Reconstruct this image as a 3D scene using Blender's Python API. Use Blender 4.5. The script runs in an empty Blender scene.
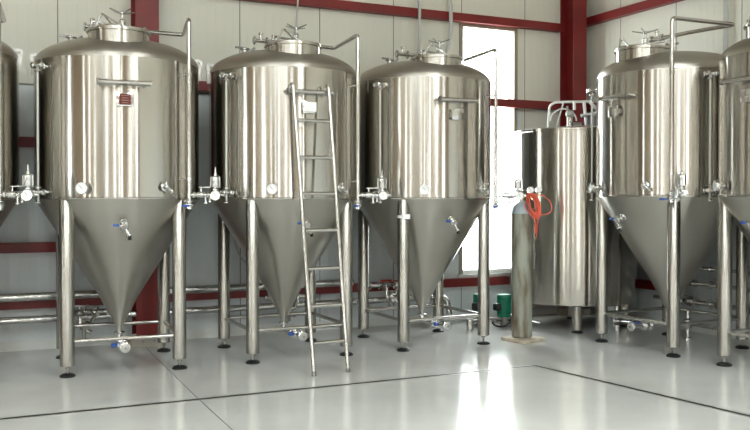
import bpy, bmesh, math, random
from mathutils import Vector, Matrix
random.seed(7)
scene = bpy.context.scene
COL = scene.collection
pi = math.pi

# ------------------------------------------------------------------ camera
F_PX, YAW, PITCH, PPY = 866.74, 0.44248, 0.012828, 209.556
cam_d = bpy.data.cameras.new('camera')
cam = bpy.data.objects.new('camera', cam_d)
COL.objects.link(cam)
fw = Vector((math.sin(YAW) * math.cos(PITCH), math.cos(YAW) * math.cos(PITCH), -math.sin(PITCH)))
rt = Vector((math.cos(YAW), -math.sin(YAW), 0))
up = rt.cross(fw)
M = Matrix((rt, up, -fw)).transposed().to_4x4()
M.translation = (0, 0, 1.6)
cam.matrix_world = M
cam_d.sensor_width = 36
cam_d.lens = 36 * F_PX / 750
cam_d.shift_y = -(215 - PPY) / 750
cam_d.clip_end = 200
scene.camera = cam

# ------------------------------------------------------------------ world, daylight, exposure
world = bpy.data.worlds.new('sky')
scene.world = world
world.use_nodes = True
wn = world.node_tree
wn.nodes.clear()
wo = wn.nodes.new('ShaderNodeOutputWorld')
wb = wn.nodes.new('ShaderNodeBackground')
wb.inputs['Color'].default_value = (0.96, 0.975, 0.985, 1)
wb.inputs['Strength'].default_value = 7.5
wn.links.new(wb.outputs[0], wo.inputs[0])
scene.view_settings.view_transform = 'Standard'
scene.view_settings.look = 'None'
scene.view_settings.gamma = 1
scene.view_settings.use_curve_mapping = False
scene.view_settings.exposure = 1.38
scene.cycles.use_denoising = True
scene.cycles.max_bounces = 10
scene.cycles.diffuse_bounces = 6
scene.cycles.glossy_bounces = 6
scene.cycles.transparent_max_bounces = 12
scene.cycles.sample_clamp_indirect = 8
scene.cycles.caustics_reflective = False
scene.cycles.caustics_refractive = False

XL, XR, YF, YB, ZC = -9.0, 7.93, -9.0, 9.82, 6.4      # the hall
WZ0, WZ1 = 0.60, 3.91
BACK_WIN = [(5.87, 6.78)]
FRONT_WIN = [(-7.4, -6.9), (-4.6, -4.0), (-1.5, -1.1), (0.1, 0.8), (3.3, 3.6), (5.6, 6.2)]  # unseen windows, number and widths shaped for the streaks on the steel
LEFT_WIN = [(-5.6, -5.0), (-2.2, -1.5), (1.6, 2.2), (5.2, 5.8)]  # unseen windows, put in for reflections in the tanks


def portal(name, loc, rot, sx, sy):
    d = bpy.data.lights.new(name, 'AREA')
    d.shape = 'RECTANGLE'
    d.size, d.size_y = sx, sy
    d.cycles.is_portal = True
    o = bpy.data.objects.new(name, d)
    COL.objects.link(o)
    o.location = loc
    o.rotation_euler = rot


zc_, zh_ = (WZ0 + WZ1) / 2, WZ1 - WZ0
for a, b in BACK_WIN:
    portal('daylight_portal', ((a + b) / 2, YB + 0.2, zc_), (-pi / 2, 0, 0), b - a, zh_)
for a, b in FRONT_WIN:
    portal('daylight_portal', ((a + b) / 2, YF - 0.2, zc_), (pi / 2, 0, 0), b - a, zh_)
for a, b in LEFT_WIN:
    portal('daylight_portal', (XL - 0.2, (a + b) / 2, zc_), (pi / 2, 0, -pi / 2), b - a, zh_)
ADDED_SKY_STRIPS = [(-6.4, -5.0), (-1.7, -0.3), (3.0, 4.4)]  # unseen roof strips, added to brighten the walls and floor
SKY_Y = (-8.0, 3.5)
for a, b in ADDED_SKY_STRIPS:
    portal('daylight_portal', ((a + b) / 2, sum(SKY_Y) / 2, ZC + 0.25), (0, 0, 0), b - a, SKY_Y[1] - SKY_Y[0])

# ------------------------------------------------------------------ materials
MATS = {}


def mat(name, color, rough=0.5, metal=0.0, spec=0.5, **kw):
    m = bpy.data.materials.new(name)
    m.use_nodes = True
    b = m.node_tree.nodes['Principled BSDF']
    b.inputs['Base Color'].default_value = (*color, 1)
    b.inputs['Roughness'].default_value = rough
    b.inputs['Metallic'].default_value = metal
    b.inputs['Specular IOR Level'].default_value = spec
    for k, v in kw.items():
        b.inputs[k.replace('_', ' ')].default_value = v
    MATS[name] = m
    return m


def N(m, t, **kw):
    n = m.node_tree.nodes.new(t)
    for k, v in kw.items():
        setattr(n, k, v)
    return n


def L(m, a, b):
    m.node_tree.links.new(a, b)


def bsdf(m):
    return m.node_tree.nodes['Principled BSDF']


def noise_ramp(m, scale, c0, c1, lo=0.35, hi=0.65, detail=4, mapscale=(1, 1, 1), target='Base Color', coord='Object'):
    tc = N(m, 'ShaderNodeTexCoord')
    mp = N(m, 'ShaderNodeMapping')
    mp.inputs['Scale'].default_value = mapscale
    nz = N(m, 'ShaderNodeTexNoise')
    nz.inputs['Scale'].default_value = scale
    nz.inputs['Detail'].default_value = detail
    rp = N(m, 'ShaderNodeValToRGB')
    rp.color_ramp.elements[0].position = lo
    rp.color_ramp.elements[1].position = hi
    rp.color_ramp.elements[0].color = (*c0, 1)
    rp.color_ramp.elements[1].color = (*c1, 1)
    L(m, tc.outputs[coord], mp.inputs[0])
    L(m, mp.outputs[0], nz.inputs['Vector'])
    L(m, nz.outputs['Fac'], rp.inputs[0])
    if target:
        L(m, rp.outputs[0], bsdf(m).inputs[target])
    return rp, nz


def brushed(name, color, rough, aniso, wav, wscale=(2.2, 2.2, 0.12), grain=False):
    m = mat(name, color, rough, 1.0)
    b = bsdf(m)
    b.inputs['Anisotropic'].default_value = aniso
    b.inputs['Anisotropic Rotation'].default_value = 0.25
    tg = N(m, 'ShaderNodeTangent', direction_type='RADIAL', axis='Z')
    L(m, tg.outputs[0], b.inputs['Tangent'])
    tc = N(m, 'ShaderNodeTexCoord')
    mp = N(m, 'ShaderNodeMapping')
    mp.inputs['Scale'].default_value = wscale
    nz = N(m, 'ShaderNodeTexNoise')
    nz.inputs['Scale'].default_value = 2.4
    nz.inputs['Detail'].default_value = 1.0
    bp = N(m, 'ShaderNodeBump')
    bp.inputs['Strength'].default_value = 1.0
    bp.inputs['Distance'].default_value = wav
    L(m, tc.outputs['Object'], mp.inputs[0])
    L(m, mp.outputs[0], nz.inputs['Vector'])
    L(m, nz.outputs['Fac'], bp.inputs['Height'])
    if wav > 0:
        L(m, bp.outputs[0], b.inputs['Normal'])
    if not grain:
        return m
    # faint grain in the roughness
    mp2 = N(m, 'ShaderNodeMapping')
    mp2.inputs['Scale'].default_value = (1.5, 1.5, 60)
    n2 = N(m, 'ShaderNodeTexNoise')
    n2.inputs['Scale'].default_value = 3
    mr = N(m, 'ShaderNodeMapRange')
    mr.inputs['To Min'].default_value = rough * 0.85
    mr.inputs['To Max'].default_value = rough * 1.15
    L(m, tc.outputs['Object'], mp2.inputs[0])
    L(m, mp2.outputs[0], n2.inputs['Vector'])
    L(m, n2.outputs['Fac'], mr.inputs['Value'])
    L(m, mr.outputs[0], b.inputs['Roughness'])
    return m


STEEL = (0.475, 0.455, 0.415)
brushed('shell_steel', STEEL, 0.19, 0.95, 0.017, (1.6, 1.6, 0.02))
brushed('cone_steel', (0.50, 0.48, 0.435), 0.30, 0.8, 0.006, (1.6, 1.6, 0.02))
brushed('dome_steel', (0.43, 0.40, 0.355), 0.38, 0.5, 0.004, (2, 2, 2))
brushed('leg_steel', (0.38, 0.365, 0.335), 0.27, 0.35, 0.0)
mat('pipe_steel', (0.56, 0.545, 0.52), 0.2, 1.0)
mat('bright_steel', (0.62, 0.62, 0.61), 0.14, 1.0)
mat('dark_steel', (0.30, 0.29, 0.28), 0.35, 1.0)
mat('white_steel', (0.52, 0.51, 0.49), 0.35, 0.6)
mat('black_rubber', (0.012, 0.012, 0.013), 0.45)
mat('blue_plastic', (0.03, 0.09, 0.36), 0.35)
mat('red_plastic', (0.55, 0.035, 0.02), 0.4)
mat('white_plastic', (0.82, 0.82, 0.80), 0.35)
mat('gauge_face', (0.85, 0.86, 0.86), 0.3)
mat('black_mark', (0.01, 0.01, 0.01), 0.5)
mat('plate_red', (0.10, 0.014, 0.016), 0.3, 0.5)
mat('paper_and_glare', (0.86, 0.86, 0.86), 0.6)  # leg tag, and the bright reflection painted on one name plate
mat('green_paint', (0.005, 0.17, 0.10), 0.4)
mat('hose_orange', (0.72, 0.11, 0.06), 0.35)
mat('brass', (0.55, 0.38, 0.13), 0.3, 1.0)
mat('frame_tan', (0.30, 0.26, 0.20), 0.5)
mat('cable_grey', (0.50, 0.51, 0.49), 0.5)
mat('frame_white', (0.72, 0.73, 0.70), 0.4)
mat('cement', (0.42, 0.39, 0.33), 0.8)
mat('joint_grey', (0.16, 0.15, 0.14), 0.8)
mat('slot_dark', (0.02, 0.018, 0.016), 0.7)
mat('lip_steel', (0.42, 0.41, 0.40), 0.35, 0.8)

m = mat('red_paint', (0.19, 0.011, 0.010), 0.45)
noise_ramp(m, 3, (0.16, 0.010, 0.010), (0.21, 0.013, 0.011))

m = mat('foil', (0.62, 0.62, 0.61), 0.22, 1.0)
tc = N(m, 'ShaderNodeTexCoord'); nz = N(m, 'ShaderNodeTexNoise'); bp = N(m, 'ShaderNodeBump')
nz.inputs['Scale'].default_value = 9
bp.inputs['Strength'].default_value = 0.5; bp.inputs['Distance'].default_value = 0.02
L(m, tc.outputs['Object'], nz.inputs['Vector']); L(m, nz.outputs['Fac'], bp.inputs['Height']); L(m, bp.outputs[0], bsdf(m).inputs['Normal'])

m = mat('cylinder_paint', (0.22, 0.22, 0.19), 0.55, 0.15)
noise_ramp(m, 6, (0.13, 0.09, 0.055), (0.30, 0.31, 0.26), 0.36, 0.56, 10, (1.6, 1.6, 0.35))
m = mat('shoulder_paint', (0.40, 0.47, 0.52), 0.35)
m = mat('board_wood', (0.45, 0.38, 0.29), 0.8)
noise_ramp(m, 8, (0.34, 0.28, 0.21), (0.58, 0.52, 0.43), 0.3, 0.7, 6)

# floor epoxy
m = mat('epoxy', (0.56, 0.57, 0.56), 0.16, 0, 0.5)
rp, nz = noise_ramp(m, 0.9, (0.55, 0.548, 0.525), (0.67, 0.667, 0.645), 0.3, 0.7, 10)
mr = N(m, 'ShaderNodeMapRange'); mr.inputs['To Min'].default_value = 0.09; mr.inputs['To Max'].default_value = 0.21
L(m, nz.outputs['Fac'], mr.inputs['Value']); L(m, mr.outputs[0], bsdf(m).inputs['Roughness'])
n2 = N(m, 'ShaderNodeTexNoise'); n2.inputs['Scale'].default_value = 3.0; n2.inputs['Detail'].default_value = 3
tc = N(m, 'ShaderNodeTexCoord'); L(m, tc.outputs['Object'], n2.inputs['Vector'])
bp = N(m, 'ShaderNodeBump'); bp.inputs['Strength'].default_value = 0.15; bp.inputs['Distance'].default_value = 0.006
L(m, n2.outputs['Fac'], bp.inputs['Height']); L(m, bp.outputs[0], bsdf(m).inputs['Normal'])


def panel_mat(name, axis, color, low_color, zsplit, off, low_limit=None):
    """Sandwich panels 1 m wide with fine ribs; the lower course of panels below zsplit."""
    m = mat(name, color, 0.5)
    tc = N(m, 'ShaderNodeTexCoord')
    sp = N(m, 'ShaderNodeSeparateXYZ')
    L(m, tc.outputs['Object'], sp.inputs[0])
    u, z = sp.outputs[axis], sp.outputs['Z']

    def math_(op, a, b=None, c=None):
        n = N(m, 'ShaderNodeMath', operation=op)
        for i, v in enumerate((a, b, c)):
            if v is None:
                continue
            if isinstance(v, (int, float)):
                n.inputs[i].default_value = v
            else:
                L(m, v, n.inputs[i])
        return n.outputs[0]
    fr = math_('FRACT', math_('ADD', u, -off + 20))
    joint = math_('LESS_THAN', math_('ABSOLUTE', math_('SUBTRACT', fr, 0.5)), 0.0055)
    seam = math_('LESS_THAN', math_('ABSOLUTE', math_('SUBTRACT', z, zsplit)), 0.010)
    low = math_('LESS_THAN', z, zsplit)
    if low_limit is not None:
        low = math_('MULTIPLY', low, math_('LESS_THAN', u, low_limit + 1.0))
    if low_limit is not None:
        lim = math_('LESS_THAN', u, low_limit)
        seam = math_('MULTIPLY', seam, lim)
    mx = N(m, 'ShaderNodeMix', data_type='RGBA')
    mx.inputs[6].default_value = (*color, 1)
    mx.inputs[7].default_value = (*low_color, 1)
    L(m, low, mx.inputs[0])
    dark = math_('MAXIMUM', joint, seam)
    mx2 = N(m, 'ShaderNodeMix', data_type='RGBA')
    L(m, dark, mx2.inputs[0])
    L(m, mx.outputs[2], mx2.inputs[6])
    mx2.inputs[7].default_value = (0.20, 0.19, 0.17, 1)
    L(m, mx2.outputs[2], bsdf(m).inputs['Base Color'])
    rib = math_('LESS_THAN', math_('FRACT', math_('MULTIPLY', math_('ADD', u, 20 - off), 10)), 0.10)
    bp = N(m, 'ShaderNodeBump', invert=True)
    bp.inputs['Strength'].default_value = 0.8
    bp.inputs['Distance'].default_value = 0.006
    L(m, rib, bp.inputs['Height'])
    L(m, bp.outputs[0], bsdf(m).inputs['Normal'])
    return m


CREAM = (0.74, 0.725, 0.635)
LOWC = (0.72, 0.76, 0.77)
panel_mat('panel_back', 'X', CREAM, LOWC, 2.80, 0.41, 5.85)
panel_mat('panel_side', 'Y', CREAM, LOWC, 2.80, 0.58)
panel_mat('panel_front', 'X', (0.31, 0.195, 0.105), (0.20, 0.125, 0.07), 2.0, 0.41)
panel_mat('panel_left', 'Y', (0.34, 0.24, 0.15), (0.25, 0.17, 0.10), 2.0, 0.41)
m = mat('ceiling_panel', (0.42, 0.38, 0.32), 0.6)

m = bpy.data.materials.new('window_pane')
m.use_nodes = True
MATS['window_pane'] = m
nt = m.node_tree
nt.nodes.clear()
o_ = nt.nodes.new('ShaderNodeOutputMaterial'); tr = nt.nodes.new('ShaderNodeBsdfTransparent'); gl = nt.nodes.new('ShaderNodeBsdfGlossy')
tr.inputs[0].default_value = (0.93, 0.96, 0.95, 1); gl.inputs['Roughness'].default_value = 0.02
ms = nt.nodes.new('ShaderNodeMixShader'); ms.inputs[0].default_value = 0.06
nt.links.new(tr.outputs[0], ms.inputs[1]); nt.links.new(gl.outputs[0], ms.inputs[2]); nt.links.new(ms.outputs[0], o_.inputs[0])


# ------------------------------------------------------------------ mesh builder
def basis(d):
    d = Vector(d).normalized()
    a = Vector((0, 0, 1)) if abs(d.z) < 0.9 else Vector((1, 0, 0))
    x = a.cross(d).normalized()
    return x, d.cross(x), d


class MB:
    def __init__(self):
        self.v, self.f, self.mi, self.mats = [], [], [], []

    def _m(self, name):
        if name not in self.mats:
            self.mats.append(name)
        return self.mats.index(name)

    def add(self, vs, fs, m):
        b = len(self.v)
        k = self._m(m)
        self.v += [Vector(p) for p in vs]
        for f in fs:
            self.f.append([b + i for i in f])
            self.mi.append(k)
        return self

    def box(self, c, s, m, rz=0, R=None, bev=0):
        hx, hy, hz = s[0] / 2, s[1] / 2, s[2] / 2
        R = R or Matrix.Rotation(rz, 3, 'Z')
        if bev:
            bm = bmesh.new()
            bmesh.ops.create_cube(bm, size=1)
            bmesh.ops.scale(bm, vec=s, verts=bm.verts)
            bmesh.ops.bevel(bm, geom=bm.edges[:], offset=bev, segments=2, affect='EDGES', profile=0.5)
            bm.verts.index_update()
            vs = [R @ v.co + Vector(c) for v in bm.verts]
            fs = [[v.index for v in f.verts] for f in bm.faces]
            bm.free()
            return self.add(vs, fs, m)
        vs = [R @ Vector((x, y, z)) + Vector(c) for x in (-hx, hx) for y in (-hy, hy) for z in (-hz, hz)]
        return self.add(vs, [(0, 1, 3, 2), (4, 6, 7, 5), (0, 4, 5, 1), (2, 3, 7, 6), (0, 2, 6, 4), (1, 5, 7, 3)], m)

    def lathe(self, prof, m, o=(0, 0, 0), d=(0, 0, 1), n=24, close=False):
        """prof: (radius, along) pairs, turned about the axis d through o."""
        x, y, z = basis(d)
        o = Vector(o)
        vs, fs, rows = [], [], []
        for r, h in prof:
            if r < 1e-6:
                rows.append([len(vs)])
                vs.append(o + z * h)
            else:
                rows.append(list(range(len(vs), len(vs) + n)))
                for i in range(n):
                    a = 2 * pi * i / n
                    vs.append(o + z * h + x * (r * math.cos(a)) + y * (r * math.sin(a)))
        for p, q in zip(rows, rows[1:]):
            for i in range(n):
                j = (i + 1) % n
                if len(p) == 1 and len(q) == 1:
                    continue
                if len(p) == 1:
                    fs.append((p[0], q[j], q[i]))
                elif len(q) == 1:
                    fs.append((p[i], p[j], q[0]))
                else:
                    fs.append((p[i], p[j], q[j], q[i]))
        return self.add(vs, fs, m)

    def cyl(self, p0, p1, r, m, n=16, r1=None):
        p0, p1 = Vector(p0), Vector(p1)
        h = (p1 - p0).length
        r1 = r if r1 is None else r1
        return self.lathe([(0, 0), (r, 0), (r1, h), (0, h)], m, p0, p1 - p0, n)

    def ball(self, c, r, m, n=14, sz=1.0):
        k = 8
        return self.lathe([(r * math.sin(pi * i / k), -r * sz * math.cos(pi * i / k)) for i in range(k + 1)], m, c, (0, 0, 1), n)

    def tube(self, pts, r, m, n=12, bend=0.05, closed=False):
        P = [Vector(p) for p in pts]
        path = [P[0]]
        for i in range(1, len(P) - 1):
            a, b, c = P[i - 1], P[i], P[i + 1]
            u, w = (a - b), (c - b)
            k = min(bend, u.length * 0.45, w.length * 0.45)
            u.normalize(); w.normalize()
            s, e = b + u * k, b + w * k
            for t in (0, .2, .4, .6, .8, 1):
                path.append(s * (1 - t) ** 2 + b * 2 * t * (1 - t) + e * t * t)
        path.append(P[-1])
        return self.sweep(path, r, m, n)

    def sweep(self, path, r, m, n=12):
        path = [Vector(p) for p in path]
        q = [path[0]]
        for p in path[1:]:
            if (p - q[-1]).length > 1e-5:
                q.append(p)
        path = q
        vs, fs = [], []
        x, y, z = basis(path[1] - path[0])
        for i, p in enumerate(path):
            t = (path[min(i + 1, len(path) - 1)] - path[max(i - 1, 0)]).normalized()
            x = (x - t * x.dot(t)).normalized()
            y = t.cross(x)
            for k in range(n):
                a = 2 * pi * k / n
                vs.append(p + x * (r * math.cos(a)) + y * (r * math.sin(a)))
        for i in range(len(path) - 1):
            for k in range(n):
                j = (k + 1) % n
                fs.append((i * n + k, i * n + j, (i + 1) * n + j, (i + 1) * n + k))
        fs.append(tuple(reversed(range(n))))
        fs.append(tuple((len(path) - 1) * n + k for k in range(n)))
        return self.add(vs, fs, m)

    def turn(self, c, ang):
        c, R = Vector(c), Matrix.Rotation(ang, 3, 'Z')
        self.v = [R @ (p - c) + c for p in self.v]
        return self

    def ferrule(self, p, d, r, m='bright_steel', n=16):
        """A clamp ring about the pipe at p."""
        x, y, z = basis(d)
        return self.lathe([(0, -.011), (r * 1.35, -.011), (r * 1.75, -.004), (r * 1.75, .004), (r * 1.35, .011), (0, .011)], m, p, d, n)

    def build(self, name, parent=None, angle=35, smooth=True):
        me = bpy.data.meshes.new(name)
        me.from_pydata([tuple(p) for p in self.v], [], self.f)
        me.polygons.foreach_set('material_index', self.mi)
        for k in self.mats:
            me.materials.append(MATS[k])
        if smooth:
            me.polygons.foreach_set('use_smooth', [True] * len(me.polygons))
            me.set_sharp_from_angle(angle=math.radians(angle))
        me.update()
        o = bpy.data.objects.new(name, me)
        COL.objects.link(o)
        if parent:
            o.parent = parent
        return o


def tag(o, label, cat, group=None, kind=None):
    if label:
        o['label'] = label
    if cat:
        o['category'] = cat
    if group:
        o['group'] = group
    if kind:
        o['kind'] = kind
    return o


def thing(name, loc, label, cat, rz=0, group=None):
    o = bpy.data.objects.new(name, None)
    COL.objects.link(o)
    o.location = loc
    o.rotation_euler = (0, 0, rz)
    return tag(o, label, cat, group)


def struct(mb, name, **kw):
    o = mb.build(name, **kw)
    o['kind'] = 'structure'
    return o


def copy_tree(o, parent=None):
    c = o.copy()
    COL.objects.link(c)
    c.parent = parent
    for ch in list(o.children):
        copy_tree(ch, c)
    return c


# ------------------------------------------------------------------ the hall
struct(MB().box(((XL + XR) / 2, (YF + YB) / 2, -0.1), (XR - XL + 0.4, YB - YF + 0.4, 0.2), 'epoxy'), 'floor')


def wall_run(mb, a0, a1, holes, place, m, z0=0, z1=ZC, hz=(WZ0, WZ1)):
    cuts = a0
    for h0, h1 in sorted(holes):
        place(mb, cuts, h0, z0, z1, m)
        place(mb, h0, h1, z0, hz[0], m)
        place(mb, h0, h1, hz[1], z1, m)
        cuts = h1
    place(mb, cuts, a1, z0, z1, m)


def on_back(mb, a, b, z0, z1, m): mb.box(((a + b) / 2, YB + .06, (z0 + z1) / 2), (b - a, .12, z1 - z0), m)
def on_front(mb, a, b, z0, z1, m): mb.box(((a + b) / 2, YF - .06, (z0 + z1) / 2), (b - a, .12, z1 - z0), m)
def on_left(mb, a, b, z0, z1, m): mb.box((XL - .06, (a + b) / 2, (z0 + z1) / 2), (.12, b - a, z1 - z0), m)


w = MB(); wall_run(w, XL - .1, XR + .1, BACK_WIN, on_back, 'panel_back'); struct(w, 'wall_back', smooth=False)
w = MB(); wall_run(w, XL - .1, XR + .1, FRONT_WIN, on_front, 'panel_front'); struct(w, 'wall_front', smooth=False)
w = MB(); wall_run(w, YF, YB, LEFT_WIN, on_left, 'panel_left'); struct(w, 'wall_left', smooth=False)
struct(MB().box((XR + .06, (YF + YB) / 2, ZC / 2), (.12, YB - YF, ZC), 'panel_side'), 'wall_right', smooth=False)
c = MB()
xs = XL - .1
for a, b in ADDED_SKY_STRIPS:
    c.box(((xs + a) / 2, (YF + YB) / 2, ZC + .06), (a - xs, YB - YF + .2, .12), 'ceiling_panel')
    for y0, y1 in ((YF - .1, SKY_Y[0]), (SKY_Y[1], YB + .1)):
        c.box(((a + b) / 2, (y0 + y1) / 2, ZC + .06), (b - a, y1 - y0, .12), 'ceiling_panel')
    xs = b
c.box(((xs + XR + .1) / 2, (YF + YB) / 2, ZC + .06), (XR + .1 - xs, YB - YF + .2, .12), 'ceiling_panel')
struct(c, 'ceiling', smooth=False)

# windows: a metal frame and a pane in each opening
wi = 0


def window(kind, a, b):
    global wi
    wi += 1
    f, p = MB(), MB()
    t, dpt = 0.055, 0.16

    def bx(mb, u0, u1, z0, z1, d, m, off=0.0):
        cu, cz = (u0 + u1) / 2, (z0 + z1) / 2
        if kind == 'back':
            mb.box((cu, YB + .06 - off, cz), (u1 - u0, d, z1 - z0), m)
        elif kind == 'front':
            mb.box((cu, YF - .06 + off, cz), (u1 - u0, d, z1 - z0), m)
        else:
            mb.box((XL - .06 + off, cu, cz), (d, u1 - u0, z1 - z0), m)
    bx(f, a, a + t, WZ0, WZ1, dpt, 'frame_tan'); bx(f, b - t, b, WZ0, WZ1, dpt, 'frame_tan')
    bx(f, a + t, b - t, WZ0, WZ0 + t, dpt, 'frame_white'); bx(f, a + t, b - t, WZ1 - t, WZ1, dpt, 'frame_tan')
    bx(f, a - .03, b + .03, WZ0 - .04, WZ0, .26, 'frame_white')
    bx(p, a + t, b - t, WZ0 + t, WZ1 - t, .012, 'window_pane')
    fo = struct(f, 'window_%d' % wi, smooth=False)
    po = p.build('pane', fo, smooth=False)
    po['kind'] = 'structure'


for a, b in BACK_WIN: window('back', a, b)
for a, b in FRONT_WIN: window('front', a, b)
for a, b in LEFT_WIN: window('left', a, b)
for a, b in ADDED_SKY_STRIPS:
    wi += 1  # roof strips numbered with the windows, added for their light
    fo = MB()
    for y in [SKY_Y[0] + k * (SKY_Y[1] - SKY_Y[0]) / 6 for k in range(7)]:
        fo.box(((a + b) / 2, y, ZC + .02), (b - a + .1, .06, .1), 'frame_white')
    fo = struct(fo, 'window_%d' % wi, smooth=False)
    po = MB().box(((a + b) / 2, sum(SKY_Y) / 2, ZC + .08), (b - a, SKY_Y[1] - SKY_Y[0], .012), 'window_pane').build('pane', fo, smooth=False)
    po['kind'] = 'structure'

# red steelwork
ti = 0


def trim(mb, **kw):
    global ti
    ti += 1
    return struct(mb, 'trim_%d' % ti, smooth=False, **kw)


def h_column(x, y, wx, wy, z1=ZC, t=0.014, across=True):
    mb = MB()
    if across:      # flanges face the hall
        mb.box((x, y - wy / 2 + t / 2, z1 / 2), (wx, t, z1), 'red_paint')
        mb.box((x, y + wy / 2 - t / 2, z1 / 2), (wx, t, z1), 'red_paint')
        mb.box((x, y, z1 / 2), (t, wy - 2 * t, z1), 'red_paint')
    else:
        mb.box((x - wx / 2 + t / 2, y, z1 / 2), (t, wy, z1), 'red_paint')
        mb.box((x + wx / 2 - t / 2, y, z1 / 2), (t, wy, z1), 'red_paint')
        mb.box((x, y, z1 / 2), (wx - 2 * t, t, z1), 'red_paint')
    mb.box((x, y - .02, .04), (wx + .12, wy + .02, .08), 'cement')
    for s_ in (-.06, .06):
        mb.cyl((x + s_, y - wy / 2 - .035, .055), (x + s_, y - wy / 2 - .02, .055), .012, 'dark_steel')
    return trim(mb)


COLX0, COLX1 = 1.67, 1.92
h_column((COLX0 + COLX1) / 2, YB - .15, COLX1 - COLX0, .29)
h_column(7.612, YB - .15, .225, .29)


def c_rail(x0, x1, z, h=0.105, d=0.10):
    mb = MB()
    y = YB - d / 2 - .001
    mb.box(((x0 + x1) / 2, YB - d, z), (x1 - x0, .012, h), 'red_paint')
    mb.box(((x0 + x1) / 2, y, z + h / 2 - .006), (x1 - x0, d, .012), 'red_paint')
    mb.box(((x0 + x1) / 2, y, z - h / 2 + .006), (x1 - x0, d, .012), 'red_paint')
    trim(mb)


c_rail(COLX1 + .01, 7.46, 3.955)
c_rail(COLX1 + .01, 7.46, 2.875)
c_rail(COLX1 + .01, 6.60, 0.500)
for z in (2.19, 1.085, 0.50):
    c_rail(XL, COLX0 - .01, z)


def side_rail(y0, y1, z, h=0.105, d=0.10):
    mb = MB()
    mb.box((XR - d, (y0 + y1) / 2, z), (.012, y1 - y0, h), 'red_paint')
    for s in (1, -1):
        mb.box((XR - d / 2 - .001, (y0 + y1) / 2, z + s * (h / 2 - .006)), (d, y1 - y0, .012), 'red_paint')
    trim(mb)


for z in (4.06, 2.875, 0.50):
    side_rail(YF if z > 1 else 8.30, YB - .02, z)

# skirting along the back and right walls
b = MB().box(((XL + XR) / 2, YB - .012, .05), (XR - XL, .022, .10), 'frame_white')
struct(b, 'baseboard_back', smooth=False)
b = MB().box((XR - .012, (YF + YB) / 2, .05), (.022, YB - YF - .05, .10), 'frame_white')
struct(b, 'baseboard_right', smooth=False)


# floor: slot drain in an L and a thin expansion joint
def strip(p, q, wd, m, z, mb):
    p, q = Vector((*p, 0)), Vector((*q, 0))
    d = q - p
    mb.box(((p + q) / 2) + Vector((0, 0, z)), (d.length, wd, 0.003), m, rz=math.atan2(d.y, d.x))


CORN, WEST, SOUTH = (4.93, 6.82), (-8.9, 6.82), (5.62, 1.2)
mb = MB()
strip(WEST, CORN, .070, 'lip_steel', .0, mb); strip(CORN, SOUTH, .070, 'lip_steel', .0, mb)
strip(WEST, CORN, .024, 'slot_dark', .0008, mb); strip(CORN, SOUTH, .024, 'slot_dark', .0008, mb)
trim(mb)
mb = MB()
strip((1.76, 9.78), (1.68, 6.86), .008, 'joint_grey', -.0003, mb); strip((1.68, 6.78), (1.55, -2.0), .008, 'joint_grey', -.0003, mb)
trim(mb)

# ------------------------------------------------------------------ fermentation tanks
R0, ZB, ZS, ZD = 0.765, 1.60, 2.865, 3.12      # shell radius, cone joint, shoulder, dome top
LEG = 0.497


def dome_z(r):
    return ZS + (ZD - ZS) * math.sqrt(max(0, 1 - (r / R0) ** 2.3))


def gauge_dial(name, c, d, r, parent):
    """A round dial: steel case, white face, ticks and needle."""
    x, y, z = basis(d)
    c = Vector(c)
    g = MB()
    g.lathe([(0, -.028), (r * .96, -.028), (r * 1.05, -.01), (r * 1.05, .006), (r * .95, .006), (r * .93, .0)], 'bright_steel', c, d, 24)
    g.lathe([(r * .94, .001), (0, .001)], 'gauge_face', c, d, 24)
    for k in range(10):
        a = -0.7 + k * (pi + 1.4) / 9
        t = c + z * .0018 + (x * math.cos(a) + y * math.sin(a)) * r * .76
        g.box(t, (r * .16, r * .05, .001), 'black_mark', R=Matrix((x, y, z)).transposed() @ Matrix.Rotation(a, 3, 'Z'))
    a = 2.2
    g.box(c + z * .003 + (x * math.cos(a) + y * math.sin(a)) * r * .25, (r * .8, r * .07, .001), 'black_mark', R=Matrix((x, y, z)).transposed() @ Matrix.Rotation(a, 3, 'Z'))
    return g.build(name, parent)


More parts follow.
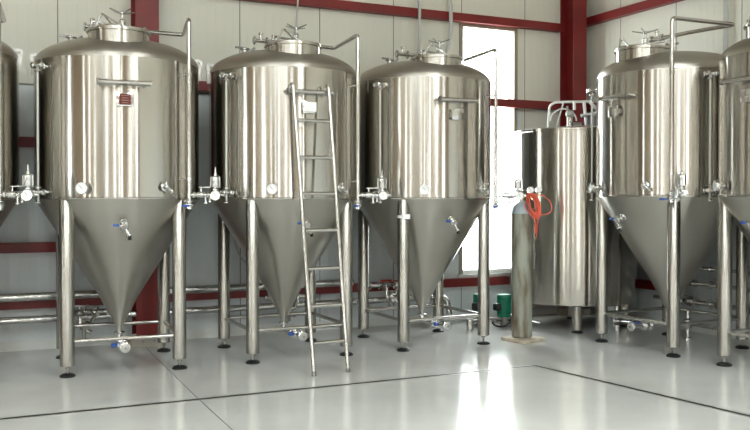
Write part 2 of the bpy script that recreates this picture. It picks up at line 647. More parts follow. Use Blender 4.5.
def make_tank():
    T = thing('fermentation_tank', (0, 0, 0), '', 'tank')
    # shell
    s = MB()
    s.lathe([(R0, ZB + .012), (R0, ZB + .4), (R0, ZB + .8), (R0, ZS)], 'shell_steel', n=128)
    s.lathe([(R0 - .02, ZB - .012), (R0 + .002, ZB - .010), (R0 + .007, ZB), (R0 + .007, ZB + .008), (R0, ZB + .013)], 'shell_steel', n=128)
    s.build('shell', T)
    # dome
    d = MB()
    prof = [(R0, ZS)] + [(R0 * math.cos(t), dome_z(R0 * math.cos(t))) for t in [pi / 2 * k / 18 for k in range(1, 18)]] + [(0, ZD)]
    d.lathe(prof, 'dome_steel', n=128)
    d.build('dome', T)
    # cone
    c = MB()
    c.lathe([(R0 - .001, ZB), (R0 - .012, ZB - .022), (R0 * .75, ZB - (ZB - .36) * .25), (R0 * .5, ZB - (ZB - .36) * .5), (R0 * .25, ZB - (ZB - .36) * .75), (.035, .36), (.030, .335), (.028, .30)], 'cone_steel', n=128)
    c.build('cone', T)
    # legs, each with its levelling foot
    for sx in (-1, 1):
        for sy in (-1, 1):
            l = MB()
            l.lathe([(0, .095), (.060, .095), (.064, .10), (.064, 1.585), (.058, 1.595), (0, 1.597)], 'leg_steel', n=32)
            lo = l.build('leg', T)
            lo.location = (sx * LEG, sy * LEG, 0)
            f = MB()
            f.lathe([(0, 0), (.068, 0), (.070, .012), (.055, .024), (.022, .034), (0, .034)], 'black_rubber', n=24)
            f.cyl((0, 0, .03), (0, 0, .12), .013, 'dark_steel')
            f.lathe([(0, .075), (.024, .075), (.024, .095), (0, .095)], 'dark_steel', n=6)
            f.build('foot', lo)
    # braces between neighbouring legs
    zb = .315
    for p, q in (((-1, -1), (1, -1)), ((1, -1), (1, 1)), ((1, 1), (-1, 1)), ((-1, 1), (-1, -1))):
        a, b_ = Vector((p[0] * LEG, p[1] * LEG, zb)), Vector((q[0] * LEG, q[1] * LEG, zb))
        u = (b_ - a).normalized()
        br = MB()
        br.cyl(a + u * .055, b_ - u * .055, .019, 'pipe_steel')
        br.build('brace', T)
    # manhole with lid, clamp and star wheel
    my = -.38
    h = MB()
    mx = -.03
    h.lathe([(.272, 2.99), (.272, 3.118), (.290, 3.120), (.290, 3.136), (.272, 3.138)], 'shell_steel', (mx, my, 0), n=64)
    ho = h.build('manhole', T)
    ld = MB()
    ld.lathe([(.280, 3.138), (.280, 3.150), (.20, 3.160), (.10, 3.166), (0, 3.168)], 'pipe_steel', (mx, my, 0), n=48)
    ld.build('lid', ho)
    ar = MB()
    ar.box((mx, my, 3.200), (.54, .04, .018), 'pipe_steel', rz=.35, bev=.005)
    for sg in (-1, 1):
        e = Vector((mx + sg * .262 * math.cos(.35), my + sg * .27 * math.sin(.35), 0))
        ar.cyl(e + Vector((0, 0, 3.10)), e + Vector((0, 0, 3.215)), .014, 'bright_steel')
        ar.ferrule(e + Vector((0, 0, 3.165)), (0, 0, 1), .018)
    ar.build('clamp_arm', ho)
    wl = MB()
    wl.cyl((0, my, 3.15), (0, my, 3.335), .013, 'bright_steel')
    wl.lathe([(0, 3.205), (.03, 3.205), (.033, 3.245), (.018, 3.265), (0, 3.265)], 'bright_steel', (0, my, 0), n=12)
    wl.ball((0, my, 3.318), .022, 'bright_steel')
    for k in range(4):
        a = .5 + k * pi / 2
        u = Vector((math.cos(a), math.sin(a), .22 if k != 1 else .32))
        wl.cyl(Vector((0, my, 3.312)), Vector((0, my, 3.312)) + u * .135, .009, 'bright_steel', r1=.006)
    wl.build('star_wheel', ho)
    hg = MB()
    a0, a1, ap = (-.27, my - .10, 3.13), (-.11, my - .25, 3.15), (-.19, my - .16, 3.275)
    hg.tube([a0, ap, a1], .0085, 'bright_steel', bend=.02)
    hg.tube([(-.25, my - .16, 3.14), (-.19, my - .13, 3.275), (-.03, my - .20, 3.16)], .0085, 'bright_steel', bend=.02)
    hg.build('hinge', ho)
    # cleaning pipe: up the side, across to the middle of the dome
    A = Vector((.573, -.614, 0))
    An = A.normalized()
    cp = MB()
    cp.tube([(A.x, A.y, 1.51), (A.x, A.y, 3.262), (.65, .17, 3.258), (.20, .05, 3.245), (-.30, .03, 3.245)], .0205, 'pipe_steel', n=16, bend=.045)
    cp.cyl((0, .04, 3.06), (0, .04, 3.25), .026, 'pipe_steel')
    cp.ferrule((0, .04, 3.16), (0, 0, 1), .028)
    cp.ferrule((-.17, .035, 3.245), (1, 0, 0), .026); cp.ferrule((-.305, .03, 3.245), (1, 0, 0), .026)
    cp.cyl((-.235, .03, 3.245), (-.235, .03, 3.315), .013, 'bright_steel'); cp.ferrule((-.235, .03, 3.32), (0, 0, 1), .014)
    for z in (1.78, 2.75):      # stand-offs to the shell
        cp.cyl(An * (R0 - .02) + Vector((0, 0, z)), A + Vector((0, 0, z)), .010, 'pipe_steel')
        cp.lathe([(.020, -.014), (.027, -.012), (.027, .012), (.020, .014)], 'bright_steel', (A.x, A.y, z), n=14)
    cpo = cp.build('cleaning_pipe', T)
    bv = MB()
    bv.ferrule((A.x, A.y, 1.575), (0, 0, 1), .026); bv.ferrule((A.x, A.y, 1.545), (0, 0, 1), .026)
    bv.lathe([(0, 1.525), (.034, 1.525), (.038, 1.535), (.034, 1.548), (0, 1.548)], 'bright_steel', (A.x, A.y, 0), n=18)
    bv.cyl((A.x, A.y, 1.50), (A.x, A.y, 1.525), .030, 'bright_steel')
    bv.build('butterfly_valve', cpo)
    hd = MB()
    hd.tube([(A.x, A.y - .03, 1.535), (A.x - .015, A.y - .05, 1.535), (A.x - .055, A.y - .07, 1.530)], .008, 'blue_plastic', bend=.02)
    hd.box((A.x - .055, A.y - .07, 1.531), (.045, .024, .022), 'blue_plastic', rz=.5, bev=.004)
    ho2 = hd.build('valve_handle', cpo)
    ho2['label'] = 'blue lever of the butterfly valve'
    # pressure assembly branching off the cleaning pipe to the right
    zr = 1.632
    ra = MB()
    ra.tube([(A.x, A.y, zr), (A.x + .33, A.y - .0, zr)], .0165, 'bright_steel', n=14)
    for dx in (.045, .085, .135, .175, .215, .275):
        ra.ferrule((A.x + dx, A.y, zr), (1, 0, 0), .019)
    ra.lathe([(0, -.03), (.026, -.03), (.031, -.015), (.031, .015), (.026, .03), (0, .03)], 'bright_steel', (A.x + .11, A.y, zr), (1, 0, 0), 16)
    ra.cyl((A.x + .11, A.y, zr), (A.x + .11, A.y, zr + .07), .009, 'bright_steel')
    ra.box((A.x + .14, A.y, zr + .072), (.11, .014, .009), 'bright_steel', bev=.003)
    ra.cyl((A.x + .155, A.y, zr - .075), (A.x + .155, A.y, zr), .010, 'bright_steel'); ra.ferrule((A.x + .155, A.y, zr - .075), (0, 0, 1), .012)
    ra.cyl((A.x + .195, A.y, zr - .055), (A.x + .195, A.y, zr), .009, 'bright_steel'); ra.ball((A.x + .195, A.y, zr - .06), .016, 'bright_steel')
    BR = -.44
    ra.turn((A.x, A.y, 0), BR)
    rao = ra.build('pressure_branch', T)
    rv = MB()
    X = A.x + .245
    rv.cyl((X, A.y, zr), (X, A.y, zr + .07), .016, 'bright_steel'); rv.ferrule((X, A.y, zr + .05), (0, 0, 1), .018)
    rv.lathe([(0, .07), (.034, .07), (.038, .08), (.038, .165), (.030, .175), (.016, .178), (.016, .20), (.007, .205), (.007, .255), (0, .257)], 'bright_steel', (X, A.y, zr), n=18)
    for sg in (-1, 1):
        rv.box((X + sg * .042, A.y, zr + .12), (.006, .012, .10), 'bright_steel')
    rv.turn((A.x, A.y, 0), BR)
    rv.build('relief_valve', rao)
    gc_ = Matrix.Rotation(BR, 3, 'Z') @ Vector((X + .012 - A.x, -.055, zr - .005)) + Vector((A.x, A.y, 0))
    gauge_dial('pressure_gauge', gc_, (-.45, -1, .05), .043, rao)
    # thin level pipe on the left
    S = Vector((-.735, -.425, 0))
    Sn = S.normalized()
    lp = MB()
    lp.cyl((S.x, S.y, 1.555), (S.x, S.y, 2.80), .0115, 'white_steel')
    for z in (1.655, 2.785):
        lp.cyl(Sn * (R0 - .03) + Vector((0, 0, z)), S + Sn * .05 + Vector((0, 0, z)), .016, 'bright_steel')
        lp.ferrule(Sn * (R0 + .025) + Vector((0, 0, z)), Sn, .018); lp.ferrule(S + Sn * .05 + Vector((0, 0, z)), Sn, .016)
        t = Vector((-Sn.y, Sn.x, 0))
        lp.cyl(S - t * .07 + Vector((0, 0, z)), S + t * .07 + Vector((0, 0, z)), .011, 'bright_steel')
        lp.ferrule(S - t * .07 + Vector((0, 0, z)), t, .013); lp.ferrule(S + t * .07 + Vector((0, 0, z)), t, .013)
    lp.ferrule((S.x, S.y, 1.70), (0, 0, 1), .018); lp.ferrule((S.x, S.y, 2.74), (0, 0, 1), .018); lp.ferrule((S.x, S.y, 1.56), (0, 0, 1), .014)
    lp.build('level_pipe', T)
    # dial thermometer
    tn = Vector((-.386, -.757, 0)).normalized()
    th = MB()
    th.cyl(tn * (R0 - .02) + Vector((0, 0, 1.69)), tn * (R0 + .06) + Vector((0, 0, 1.69)), .014, 'bright_steel')
    th.ferrule(tn * (R0 + .02) + Vector((0, 0, 1.69)), tn, .02)
    tho = th.build('thermometer', T)
    gauge_dial('dial', tn * (R0 + .085) + Vector((0, 0, 1.69)), tn, .052, tho)
    # small sampling port at the right of the shell
    pn = Vector((.342, -.734, 0)).normalized()
    sp = MB()
    P = Vector((0, 0, 1.705))
    sp.cyl(pn * (R0 - .02) + P, pn * (R0 + .055) + P, .017, 'bright_steel')
    sp.ferrule(pn * (R0 + .03) + P, pn, .024)
    t = Vector((-pn.y, pn.x, 0))
    sp.cyl(pn * (R0 + .055) + P, pn * (R0 + .055) + P + t * .05 + Vector((0, 0, -.04)), .012, 'bright_steel')
    sp.ball(pn * (R0 + .058) + P, .022, 'bright_steel')
    sp.cyl(pn * (R0 + .055) + P, pn * (R0 + .055) + P + Vector((0, 0, .05)), .007, 'bright_steel')
    sp.ferrule(pn * (R0 + .055) + P + t * .05 + Vector((0, 0, -.04)), t, .014)
    sp.build('sampling_port', T)
    # sample valve on the cone
    cz = 1.40
    cr = R0 * (cz - .33) / (ZB - .33)
    q = Vector((-.03, -1, 0)).normalized()
    nn = (q * .86 + Vector((0, 0, -.5))).normalized()
    base = q * (cr - .01) + Vector((0, 0, cz))
    sv = MB()
    sv.cyl(base, base + nn * .12, .018, 'bright_steel')
    for k in (.03, .075, .115):
        sv.ferrule(base + nn * k, nn, .022)
    e = base + nn * .10
    sv.ball(e, .027, 'bright_steel')
    sv.cyl(e, e + Vector((.04, -.02, -.085)), .013, 'bright_steel')
    sv.ferrule(e + Vector((.038, -.02, -.08)), (.4, -.2, -.85), .016)
    sv.cyl(e + Vector((.04, -.02, -.085)), e + Vector((.045, -.02, -.12)), .016, 'black_rubber')
    svo = sv.build('sample_valve', T)
    vh = MB()
    vh.cyl(e, e + Vector((-.05, -.02, .01)), .008, 'bright_steel')
    vh.box(e + Vector((-.075, -.02, .012)), (.05, .03, .024), 'blue_plastic', bev=.006)
    o = vh.build('valve_handle', svo)
    o['label'] = 'blue handle of the sample valve'
    # ladder bar across the front
    lb = MB()
    lb.cyl((-.235, -.835, 2.62), (.205, -.835, 2.62), .021, 'pipe_steel')
    lb.cyl((-.262, -.835, 2.62), (-.246, -.835, 2.62), .031, 'dark_steel'); lb.cyl((-.25, -.835, 2.62), (-.23, -.835, 2.62), .02, 'pipe_steel'); lb.cyl((.192, -.835, 2.62), (.205, -.835, 2.62), .026, 'bright_steel')
    for x in (-.246, .200):
        yy = -math.sqrt(R0 ** 2 - x * x)
        lb.cyl((x, yy + .01, 2.62), (x, -.835, 2.62), .015, 'pipe_steel')
    lb.build('ladder_bar', T)
    # name plate on two brackets
    pl = MB()
    for x in (-.075, .035):
        pl.box((x, -R0 - .010, 2.475), (.016, .05, .05), 'dark_steel')
    pl.box((-.02, -R0 - .036, 2.475), (.145, .006, .115), 'bright_steel', bev=.002)
    pl.build('name_plate', T)
    # lifting lugs on the shoulder
    for sx in (-1, 1):
        lg = MB()
        a = Vector((sx * (R0 - .004), -sx * .10, 2.83))
        lg.box(a, (.05, .018, .13), 'white_steel', bev=.004)
        lg.lathe([(.018, -.009), (.044, -.009), (.044, .009), (.018, .009), (.018, -.009)], 'white_steel', a + Vector((sx * -.008, 0, .098)), (0, 1, 0), 24)
        lg.build('lifting_lug', T)
    # small port on the dome at the left
    dp = MB()
    zz = dome_z(.44)
    dp.cyl((-.43, -.05, zz - .03), (-.43, -.05, zz + .035), .034, 'white_steel')
    dp.ferrule((-.43, -.05, zz + .035), (0, 0, 1), .03)
    dp.box((-.48, -.06, zz + .045), (.11, .022, .018), 'dark_steel', rz=.2)
    dp.cyl((-.38, -.05, zz + .01), (-.33, -.06, zz + .055), .012, 'dark_steel')
    dp.build('dome_port', T)
    # outlet at the tip of the cone
    op = MB()
    zo = .235
    op.tube([(0, 0, .32), (0, 0, zo), (0, -.56, zo)], .025, 'bright_steel', n=16, bend=.06)
    op.ferrule((0, 0, .30), (0, 0, 1), .03)
    for y in (-.30, -.38, -.555):
        op.ferrule((0, y, zo), (0, 1, 0), .029)
    op.lathe([(0, -.022), (.034, -.022), (.040, 0), (.034, .022), (0, .022)], 'bright_steel', (0, -.34, zo), (0, 1, 0), 18)
    oo = op.build('outlet_pipe', T)
    oh = MB()
    oh.cyl((0, -.34, zo), (-.045, -.34, zo + .018), .008, 'bright_steel')
    oh.tube([(-.04, -.34, zo + .018), (-.06, -.38, zo + .018), (-.085, -.45, zo + .018)], .009, 'blue_plastic', bend=.02)
    oh.box((-.09, -.47, zo + .018), (.05, .035, .035), 'blue_plastic', rz=.45, bev=.006)
    o = oh.build('valve_handle', oo)
    o['label'] = 'blue handle of the bottom valve'
    fc = MB()
    fc.lathe([(0, .0), (.038, 0), (.042, .006), (.038, .014), (.026, .016), (.022, .008), (0, .008)], 'white_steel', (0, -.566, zo), (0, -1, 0), 24)
    fc.cyl((0, -.574, zo), (0, -.585, zo), .010, 'dark_steel')
    fc.build('end_cap', oo)
    return T


TANKS = [
    (-.302, 8.664, 0.0, 'steel conical tank cut off by the left edge of the photo'),
    (1.354, 8.663, -.059, 'steel conical tank with a small red name plate, in front of the red wall column'),
    (3.016, 8.600, .009, 'steel conical tank with a ladder hooked onto its front bar'),
    (4.653, 8.583, .008, 'steel conical tank with a white tag on its front leg, left of the tall window'),
    (6.964, 7.159, .052 - pi / 2, 'steel conical tank at the right wall, in front of the flat-bottomed vessel'),
    (7.105, 5.559, .044 - pi / 2, 'steel conical tank cut off by the right edge of the photo'),
]
proto = make_tank()
tanks = []
for i, (x, y, a, lab) in enumerate(TANKS):
    t = proto if i == 0 else copy_tree(proto)
    t.location = (x, y, 0)
    t.rotation_euler = (0, 0, a)
    if i > 3:
        t.scale = (1.035, 1.035, 1.015)
        for ch in t.children:
            if ch.name.split('.')[0] == 'cleaning_pipe':
                ch.scale = (1, 1, 1.025)
    for ch in t.children:        # the fittings on top sit a little lower on two of the tanks
        st_, dz = ch.name.split('.')[0], {2: -.012, 3: -.032}.get(i, 0)
        if st_ in ('manhole',):
            ch.location.z = dz
        if st_ == 'cleaning_pipe':
            ch.scale.z *= 1 + dz / 2.6
    tag(t, lab, 'tank', 'conical fermentation tanks')
    tanks.append(t)

# a red plate face, a reflection painted on another plate, the tag on a leg
def child(t, stem_): return [o for o in t.children if o.name.split('.')[0] == stem_]


pf = MB().box((-.02, -R0 - .0405, 2.475), (.100, .003, .098), 'plate_red')
for k in range(4):
    pf.box((-.02, -R0 - .0425, 2.507 - k * .021), (.07 - .012 * (k % 2), .001, .005), 'bright_steel')
o = pf.build('plate_face', child(tanks[1], 'name_plate')[0], smooth=False); o['label'] = 'dark red printed face of the name plate'
pf = MB().box((-.02, -R0 - .0405, 2.480), (.130, .003, .090), 'paper_and_glare')  # bright reflection in the polished plate, painted as a white panel
o = pf.build('plate_face', child(tanks[2], 'name_plate')[0], smooth=False); o['label'] = 'white reflection painted on the name plate'
tg = MB().lathe([(.0655, 1.395), (.0655, 1.425)], 'paper_and_glare', n=24)
tg.box((.0, -.068, 1.41), (.085, .003, .052), 'paper_and_glare')
leg = [o for o in child(tanks[3], 'leg') if o.location.x < 0 and o.location.y < 0][0]
o = tg.build('tag', leg); o['label'] = 'white tag wrapped round the leg'

# ------------------------------------------------------------------ ladder
lad = thing('ladder', (3.0, 7.3, 0), 'narrow steel ladder leaning on the tank left of centre', 'ladder')
F = [Vector((2.839, 7.276, .012)) - lad.location, Vector((3.188, 7.31, .012)) - lad.location]
T_ = [Vector((2.803, 7.714, 2.66)) - lad.location, Vector((3.166, 7.718, 2.66)) - lad.location]
for i in (0, 1):
    r_ = MB()
    up_ = (T_[i] - F[i]).normalized()
    r_.cyl(F[i], T_[i], .0185, 'pipe_steel')
    r_.cyl(F[i] - Vector((0, 0, .012)), F[i] + up_ * .03, .022, 'dark_steel')
    r_.tube([T_[i] - up_ * .03, T_[i] + Vector((0, .01, .03)), T_[i] + Vector((0, .085, .03)), T_[i] + Vector((0, .092, -.03))], .010, 'pipe_steel', bend=.03)
    r_.build('rail', lad)
for z in (.285, .615, .955, 1.305, 1.645, 1.985, 2.335):
    pa, pb = [F[i].lerp(T_[i], (z - .012) / (2.66 - .012)) for i in (0, 1)]
    u = (pb - pa).normalized()
    MB().cyl(pa + u * .015, pb - u * .015, .018, 'pipe_steel').build('rung', lad)

# ------------------------------------------------------------------ flat-bottomed vessel in the corner
hv = thing('storage_vessel', (6.95, 8.79, 0), 'plain flat-bottomed steel vessel in the corner behind the gas cylinder', 'tank')
s = MB()
s.lathe([(0, .32), (.72, .32), (.752, .335), (.757, .36), (.757, 1.14), (.757, 1.15), (.7574, 1.154), (.757, 1.158), (.757, 1.17), (.757, 2.39), (.757, 2.405), (.763, 2.41), (.763, 2.435), (.75, 2.44)], 'shell_steel', n=128)
s.build('shell', hv)
MB().lathe([(.752, 2.435), (.60, 2.46), (.2, 2.50), (0, 2.505)], 'dome_steel', n=96).build('lid', hv)
for a in (0.25, 0.25 + pi / 2, 0.25 + pi, 0.25 - pi / 2):
    # one leg faces the camera
    d_ = Vector((math.sin(a + .40), -math.cos(a + .40), 0))
    d_ = Matrix.Rotation(-1.27, 3, 'Z') @ d_
    l = MB()
    l.lathe([(0, .035), (.062, .035), (.062, .335), (0, .335)], 'leg_steel', n=28)
    lo = l.build('leg', hv); lo.location = d_ * .62
    MB().lathe([(0, 0), (.068, 0), (.068, .012), (.03, .035), (0, .04)], 'black_rubber', n=20).build('foot', lo)
Rv = Vector((.904, -.428, 0)); Fv = Vector((-.428, -.904, 0))
def hp(r, f, z): return Rv * r + Fv * f + Vector((0, 0, z))
wp = MB()
wp.tube([hp(-.35, .05, 2.44), hp(-.33, .05, 2.76), hp(-.26, .05, 2.805), hp(.30, .05, 2.815)], .016, 'white_plastic', bend=.04)
wp.tube([hp(-.27, .12, 2.44), hp(-.17, .12, 2.80)], .010, 'white_plastic')
wp.tube([hp(-.02, .05, 2.81), hp(-.02, .05, 2.71)], .019, 'white_plastic')
wp.tube([hp(.14, .05, 2.44), hp(.10, .05, 2.81)], .019, 'white_plastic')
wp.tube([hp(.05, .1, 2.63), hp(.24, .1, 2.66), hp(.26, .1, 2.70), hp(.16, .1, 2.80)], .021, 'white_plastic', bend=.04)
path = [hp(-.18 + .16 * math.cos(t), .16, 2.56 + .15 * math.sin(t)) for t in [pi - k * pi / 14 for k in range(15)]]
wp.sweep(path, .010, 'white_plastic')
wp.build('pipework', hv)['label'] = 'white plastic pipes and hoses over the vessel'
tv = MB()
tv.cyl(hp(-.11, .2, 2.44), hp(-.11, .2, 2.60), .035, 'bright_steel'); tv.ball(hp(-.11, .2, 2.64), .055, 'white_steel')
tv.cyl(hp(-.08, .2, 2.50), hp(.03, .2, 2.50), .04, 'dark_steel'); tv.cyl(hp(-.14, .2, 2.62), hp(-.14, .2, 2.74), .015, 'dark_steel')
tv.build('top_valve', hv)
ov = MB()
ov.tube([hp(-.62, .30, .33), hp(-.62, .30, .17), hp(-.85, .30, .17)], .020, 'pipe_steel', bend=.05)
ov.ferrule(hp(-.62, .30, .25), (0, 0, 1), .024); ov.ferrule(hp(-.80, .30, .17), Rv, .024)
ov.build('outlet_pipe', hv)
dv = MB()
dv.cyl(hp(.42, .42, .05), hp(.42, .42, .33), .028, 'pipe_steel'); dv.ball(hp(.42, .42, .11), .05, 'bright_steel'); dv.cyl(hp(.42, .42, .11), hp(.58, .48, .11), .022, 'bright_steel')
dv.ferrule(hp(.42, .42, .2), (0, 0, 1), .034); dv.ferrule(hp(.58, .48, .11), Rv, .03); dv.cyl(hp(.36, .5, .05), hp(.36, .5, .17), .012, 'bright_steel')
dv.cyl(hp(.42, .42, .0), hp(.42, .42, .06), .035, 'bright_steel')
dv.build('drain_valve', hv)

# ------------------------------------------------------------------ gas cylinder on its board
bx_, by_ = 5.675, 8.085
bd = MB().box((0, 0, .02), (.36, .34, .04), 'board_wood', bev=.004).build('wooden_board')
bd.location = (bx_, by_, 0); bd.rotation_euler = (0, 0, .22)
tag(bd, 'low square board lying on the floor under the gas cylinder', 'board')
gc = thing('gas_cylinder', (bx_ - .01, by_ + .01, .04), 'tall worn grey gas cylinder standing on a board before the window', 'gas cylinder')
s = MB()
s.lathe([(0, .01), (.10, .0), (.113, .015), (.115, .04), (.115, 1.39)], 'cylinder_paint', n=48)
s.lathe([(.115, 1.39), (.114, 1.415), (.105, 1.455), (.085, 1.49), (.055, 1.515), (.034, 1.528), (.030, 1.54), (0, 1.54)], 'shoulder_paint', n=48)
for z in (.12, 1.21):
    s.lathe([(.1152, z), (.1165, z + .004), (.1152, z + .008)], 'cylinder_paint', n=48)
s.build('body', gc)
v = MB()
v.lathe([(.022, 1.52), (.024, 1.56), (.018, 1.60), (.014, 1.63), (0, 1.632)], 'brass', n=16)
v.cyl((0, 0, 1.575), Vector((.904, -.428, 0)) * .07 + Vector((0, 0, 1.575)), .013, 'brass')
v.build('valve', gc)
MB().lathe([(0, 1.632), (.030, 1.632), (.034, 1.642), (.030, 1.655), (0, 1.657)], 'bright_steel', n=10).build('hand_wheel', gc)
rg = MB()
u = Vector((.904, -.428, 0)); f_ = Vector((-.428, -.904, 0))
def gp(r, f, z): return u * r + f_ * f + Vector((0, 0, z))
rg.cyl(gp(.06, 0, 1.575), gp(.17, .0, 1.585), .020, 'brass'); rg.lathe([(0, -.03), (.032, -.03), (.036, 0), (.03, .03), (0, .03)], 'brass', gp(.14, .0, 1.58), u, 18)
rg.cyl(gp(.14, .0, 1.58), gp(.14, .06, 1.575), .020, 'dark_steel'); rg.cyl(gp(.06, .0, 1.575), gp(.06, .10, 1.582), .008, 'brass'); rg.cyl(gp(.10, 0, 1.58), gp(.095, .03, 1.625), .009, 'brass'); rg.cyl(gp(.16, 0, 1.58), gp(.175, .03, 1.625), .009, 'brass')
rgo = rg.build('regulator', gc)
gauge_dial('pressure_gauge', gp(.088, .05, 1.655), f_ + Vector((0, 0, .1)), .036, rgo)
gauge_dial('pressure_gauge', gp(.178, .05, 1.660), f_ + Vector((0, 0, .1)), .036, rgo)

# hose coil hung over the regulator
hs = MB()
for k in range(8):
    ph = k * .9
    cx, hw, top, bot = .105 + .004 * k, .040 + .005 * (k % 4), 1.607 + .005 * (k % 3), 1.385 - .013 * (k % 5)
    pts = []
    for i in range(37):
        a = 2 * pi * i / 36 + .3
        zz_ = (top + bot) / 2 + (top - bot) / 2 * math.sin(a)
        tilt = (zz_ - 1.49) * (-.34 + .05 * math.sin(k * 2.1))
        pts.append(gp(cx + hw * math.cos(a) * (1.0 + .12 * math.sin(2 * a)) + tilt - .02, .150 + .008 * (k - 3.5) + .005 * math.sin(3 * a + ph), zz_))
    hs.sweep(pts, .0062, 'hose_orange', 8)
pts = [gp(.10, .19, 1.60), gp(.20, .17, 1.60), gp(.30, .12, 1.52), gp(.32, .10, 1.43), gp(.27, .10, 1.385), gp(.18, .13, 1.38), gp(.12, .16, 1.42)]
hs.tube(pts, .0062, 'hose_orange', bend=.08)
pts = [gp(.02, .18, 1.54), gp(.0, .17, 1.46), gp(.07, .165, 1.37), gp(.125, .165, 1.31), gp(.115, .14, 1.20)]
hs.tube(pts, .0062, 'hose_orange', bend=.06)
hs.tube([gp(.13, .16, 1.40), gp(.155, .15, 1.30), gp(.135, .14, 1.24), gp(.12, .14, 1.17)], .0062, 'hose_orange', bend=.06)
hs.tube([gp(.10, .16, 1.40), gp(.12, .16, 1.30), gp(.145, .15, 1.22), gp(.13, .14, 1.12)], .0062, 'hose_orange', bend=.06)
ho = hs.build('hose')
ho.location = gc.location
tag(ho, 'orange-red hose coiled over the gas cylinder regulator', 'hose')

# ------------------------------------------------------------------ pumps by the back wall
def make_pump():
    p = thing('pump', (0, 0, 0), '', 'pump')
    b_ = MB()
    b_.lathe([(0, 0), (.055, 0), (.055, .06), (.04, .07), (.04, .10), (.075, .105), (.075, .12), (0, .12)], 'dark_steel', n=28)
    b_.cyl((-.17, 0, .06), (.17, 0, .06), .024, 'bright_steel'); b_.ferrule((-.15, 0, .06), (1, 0, 0), .03); b_.ferrule((.15, 0, .06), (1, 0, 0), .03); b_.ferrule((.09, 0, .06), (1, 0, 0), .03)
    b_.box((0, 0, .008), (.16, .16, .016), 'dark_steel')
    b_.build('pump_head', p)
    m_ = MB()
    m_.lathe([(0, .12), (.082, .12), (.086, .13), (.086, .15), (.080, .152), (.080, .33), (.086, .335), (.088, .35), (.088, .385), (.080, .398), (0, .40)], 'green_paint', n=36)
    for k in range(24):
        a = 2 * pi * k / 24
        m_.box((.083 * math.cos(a), .083 * math.sin(a), .24), (.010, .004, .17), 'green_paint', rz=a)
    m_.build('motor', p)
    MB().box((-.115, -.02, .25), (.07, .09, .09), 'black_rubber', bev=.008).build('terminal_box', p)
    return p


pm = make_pump()
pm.location = (6.109, 9.115, 0)
tag(pm, 'upright green pump with a black box, just left of the gas cylinder', 'pump', 'pumps by the back wall')
pm2 = copy_tree(pm)
pm2.location = (5.86, 9.28, 0); pm2.rotation_euler = (0, 0, .4)
tag(pm2, 'green pump half hidden behind the right front leg of the white-tagged tank', 'pump', 'pumps by the back wall')
pp = thing('floor_pipe', (5.60, 9.0, 0), 'short steel stub standing on the floor left of the pumps', 'pipe')
MB().cyl((-.06, 0, 0), (-.06, 0, .13), .042, 'pipe_steel').cyl((-.06, 0, .13), (-.06, 0, .14), .05, 'dark_steel').build('post', pp)
mb = MB()
mb.tube([(-.06, 0, .10), (.15, .02, .12), (.34, -.02, .12)], .018, 'dark_steel', bend=.05)
mb.build('cross_pipe', pp)
mb = MB()
mb.tube([(6.30, 9.115, .06), (6.36, 9.115, .06), (6.40, 9.02, .06), (6.40, 8.75, .06)], .018, 'pipe_steel', bend=.05)
tag(mb.build('suction_pipe'), 'thin steel pipe lying on the floor between the green pump and the corner vessel', 'pipe')
mb = MB()
mb.sweep([(5.98 + .13 * math.cos(t), 8.98, .09 + .07 * math.sin(t)) for t in [pi + k * pi / 12 for k in range(13)]], .011, 'black_rubber')
tag(mb.build('cable'), 'black cable looping below the green pump', 'cable')

# ------------------------------------------------------------------ pipe runs along the back wall
def pipe_run(z, r, x0, x1, y, label, bands, end):
    t = thing('insulated_pipe', (x0, y, z), label, 'pipe', group='pipes along the back wall')
    p = MB()
    if end:
        p.tube([(0, 0, 0), (x1 - x0, 0, 0), (x1 - x0 + .03, -.02, -z + .12)], r, 'foil', n=20, bend=.12)
    else:
        p.cyl((0, 0, 0), (x1 - x0, 0, 0), r, 'foil', n=20)
    p.build('jacket', t)
    for b_ in bands:
        q = MB()
        q.lathe([(r, -.02), (r + .006, -.018), (r + .006, .018), (r, .02)], 'bright_steel', (b_ - x0, 0, 0), (1, 0, 0), 20)
        q.build('band', t)
    for b_ in [x0 + .6 + k * 1.6 for k in range(int((x1 - x0) / 1.6) + 1)]:
        if b_ < x1 - .1:
            MB().box((b_ - x0, (YB - .1 - y) / 2 + .01, 0), (.03, YB - .1 - y, .03), 'dark_steel').build('bracket', t)
    return t


pipe_run(.585, .043, -3.0, 4.25, 9.60, 'foil-wrapped pipe along the back wall, the upper of two', (-1.2, .05, .95, 1.5, 2.35, 2.7, 3.7), False)
pipe_run(.350, .038, -3.0, 5.55, 9.58, 'foil-wrapped pipe along the back wall, the lower of two', (-1.5, .2, .75, 1.1, 2.2, 2.55, 3.4, 4.4, 5.2), True)

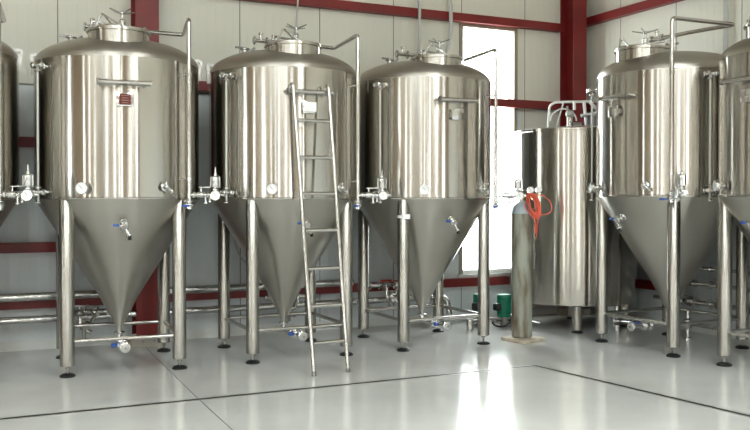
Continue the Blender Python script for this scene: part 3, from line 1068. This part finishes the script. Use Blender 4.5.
# valve clusters on the pipes
def manifold(x, y, z, label, red=True, s=1.0):
    t = thing('valve_manifold', (x, y, z), label, 'valve')
    b_ = MB()
    b_.tube([(-.26, 0, .06), (.26, 0, .06)], .024, 'bright_steel', n=14)
    for k in (-.22, -.10, .02, .14, .24):
        b_.ferrule((k, 0, .06), (1, 0, 0), .028)
    b_.tube([(-.05, 0, .06), (-.05, -.10, .04), (-.05, -.14, -.10), (.06, -.14, -.14)], .022, 'bright_steel', bend=.06)
    b_.tube([(.10, 0, .06), (.10, -.12, .03), (.04, -.16, -.06)], .022, 'bright_steel', bend=.06)
    b_.ball((-.05, -.06, .05), .045, 'dark_steel'); b_.ball((.10, -.06, .05), .04, 'bright_steel'); b_.ball((.0, -.15, -.06), .045, 'bright_steel')
    b_.cyl((-.02, -.16, -.20), (-.02, -.16, .0), .02, 'dark_steel')
    b_.build('valve_body', t)
    h_ = MB()
    m_ = 'red_plastic' if red else 'dark_steel'
    h_.cyl((-.05, -.06, .05), (-.05, -.06, .12), .008, 'bright_steel')
    h_.box((-.03, -.06, .125), (.15, .026, .022), m_, bev=.005)
    h_.cyl((.10, -.06, .05), (.10, -.06, .11), .008, 'bright_steel')
    h_.box((.10, -.08, .115), (.03, .11, .014), m_ if red else 'dark_steel', bev=.004)
    o = h_.build('handle', t)
    if red:
        o['label'] = 'red lever handles'
    return t


manifold(4.70, 9.60, .47, 'steel valve cluster with red levers between the two middle tanks, near the back wall')
manifold(3.36, 9.50, .40, 'steel valve cluster without red levers, low behind the tank with the ladder', False)
manifold(1.12, 9.45, .36, 'steel valve cluster on the lower foil pipe behind the tank with the red plate', False)

# manifold behind the right-hand tanks
def side_pipe(y0, y1, z, r, label, drop=None):
    t = thing('wall_pipe', (7.62, y0, z), label, 'pipe', group='pipes along the right wall')
    p = MB()
    p.cyl((0, 0, 0), (0, y1 - y0, 0), r, 'pipe_steel')
    n = int((y1 - y0) / .22)
    for k in range(1, n):
        p.ferrule((0, k * .22, 0), (0, 1, 0), r * 1.2)
    p.build('tube', t)
    for k in range(1, n, 2):
        v_ = MB()
        v_.ball((0, k * .22 + .1, 0), r * 1.7, 'dark_steel'); v_.cyl((0, k * .22 + .1, 0), (-.05, k * .22 + .1, .07), .007, 'bright_steel')
        v_.box((-.055, k * .22 + .06, .072), (.014, .11, .012), 'dark_steel')
        v_.build('valve', t)
    for yb in (.3, y1 - y0 - .3):
        MB().box(((XR - 7.62) / 2, yb, 0), (XR - 7.62, .03, .03), 'dark_steel').build('bracket', t)


side_pipe(5.9, 8.1, .80, .016, 'thin dark pipe along the right wall, topmost of three seen between the right-hand tanks')
side_pipe(5.9, 8.1, .62, .022, 'steel pipe with valves along the right wall, middle of three seen between the right-hand tanks')
side_pipe(5.9, 8.1, .40, .030, 'thick steel pipe along the right wall, lowest of three seen between the right-hand tanks')
st = thing('floor_valve', (7.42, 7.36, 0), 'steel pump foot and valve on the floor between the right-hand tanks', 'valve')
mb = MB()
mb.lathe([(0, 0), (.05, 0), (.05, .02), (.02, .03), (.02, .12), (.05, .14), (.06, .18), (.05, .22), (.02, .24), (.02, .33), (0, .33)], 'bright_steel', n=20)
mb.cyl((0, 0, .18), (0, -.4, .18), .02, 'dark_steel')
mb.build('valve_body', st)

# ------------------------------------------------------------------ conduits and cables on the walls
def conduit(name, pts, r, m, label, cat='conduit'):
    mb = MB()
    mb.tube(pts, r, m, bend=.10)
    return tag(mb.build(name), label, cat)


conduit('conduit', [(5.17, 9.70, 6.2), (5.14, 9.70, 4.35), (5.20, 9.66, 4.05), (5.19, 9.66, 3.45), (5.155, 9.7, 3.3), (5.15, 9.70, 1.0)], .020, 'cable_grey', 'pale grey conduit hanging down the wall well left of the window frame')
conduit('conduit', [(5.52, 9.70, 6.2), (5.55, 9.70, 4.45), (5.655, 9.66, 4.1), (5.655, 9.66, 3.7), (5.60, 9.7, 3.4), (5.59, 9.70, 1.0)], .024, 'cable_grey', 'pale grey conduit hanging down the wall right beside the window frame')
conduit('cable', [(3.62, 9.78, 6.2), (3.62, 9.78, 4.1), (3.585, 9.70, 3.95), (3.575, 9.74, 3.6), (3.55, 9.79, 3.4), (3.55, 9.79, 1.2)], .011, 'cable_grey', 'thin grey cable hanging down the wall behind the ladder tank', 'cable')
conduit('conduit', [(7.89, 7.27, 6.2), (7.89, 7.27, .9)], .028, 'cable_grey', 'straight grey conduit up the right wall behind the two right-hand tanks')
conduit('cable', [(2.62, 9.79, 1.6), (2.80, 9.76, 1.25), (2.86, 9.74, .95), (3.0, 9.73, .80), (3.06, 9.73, .70)], .009, 'cable_grey', 'thin pale cable looping down the wall left of the ladder tank', 'cable')
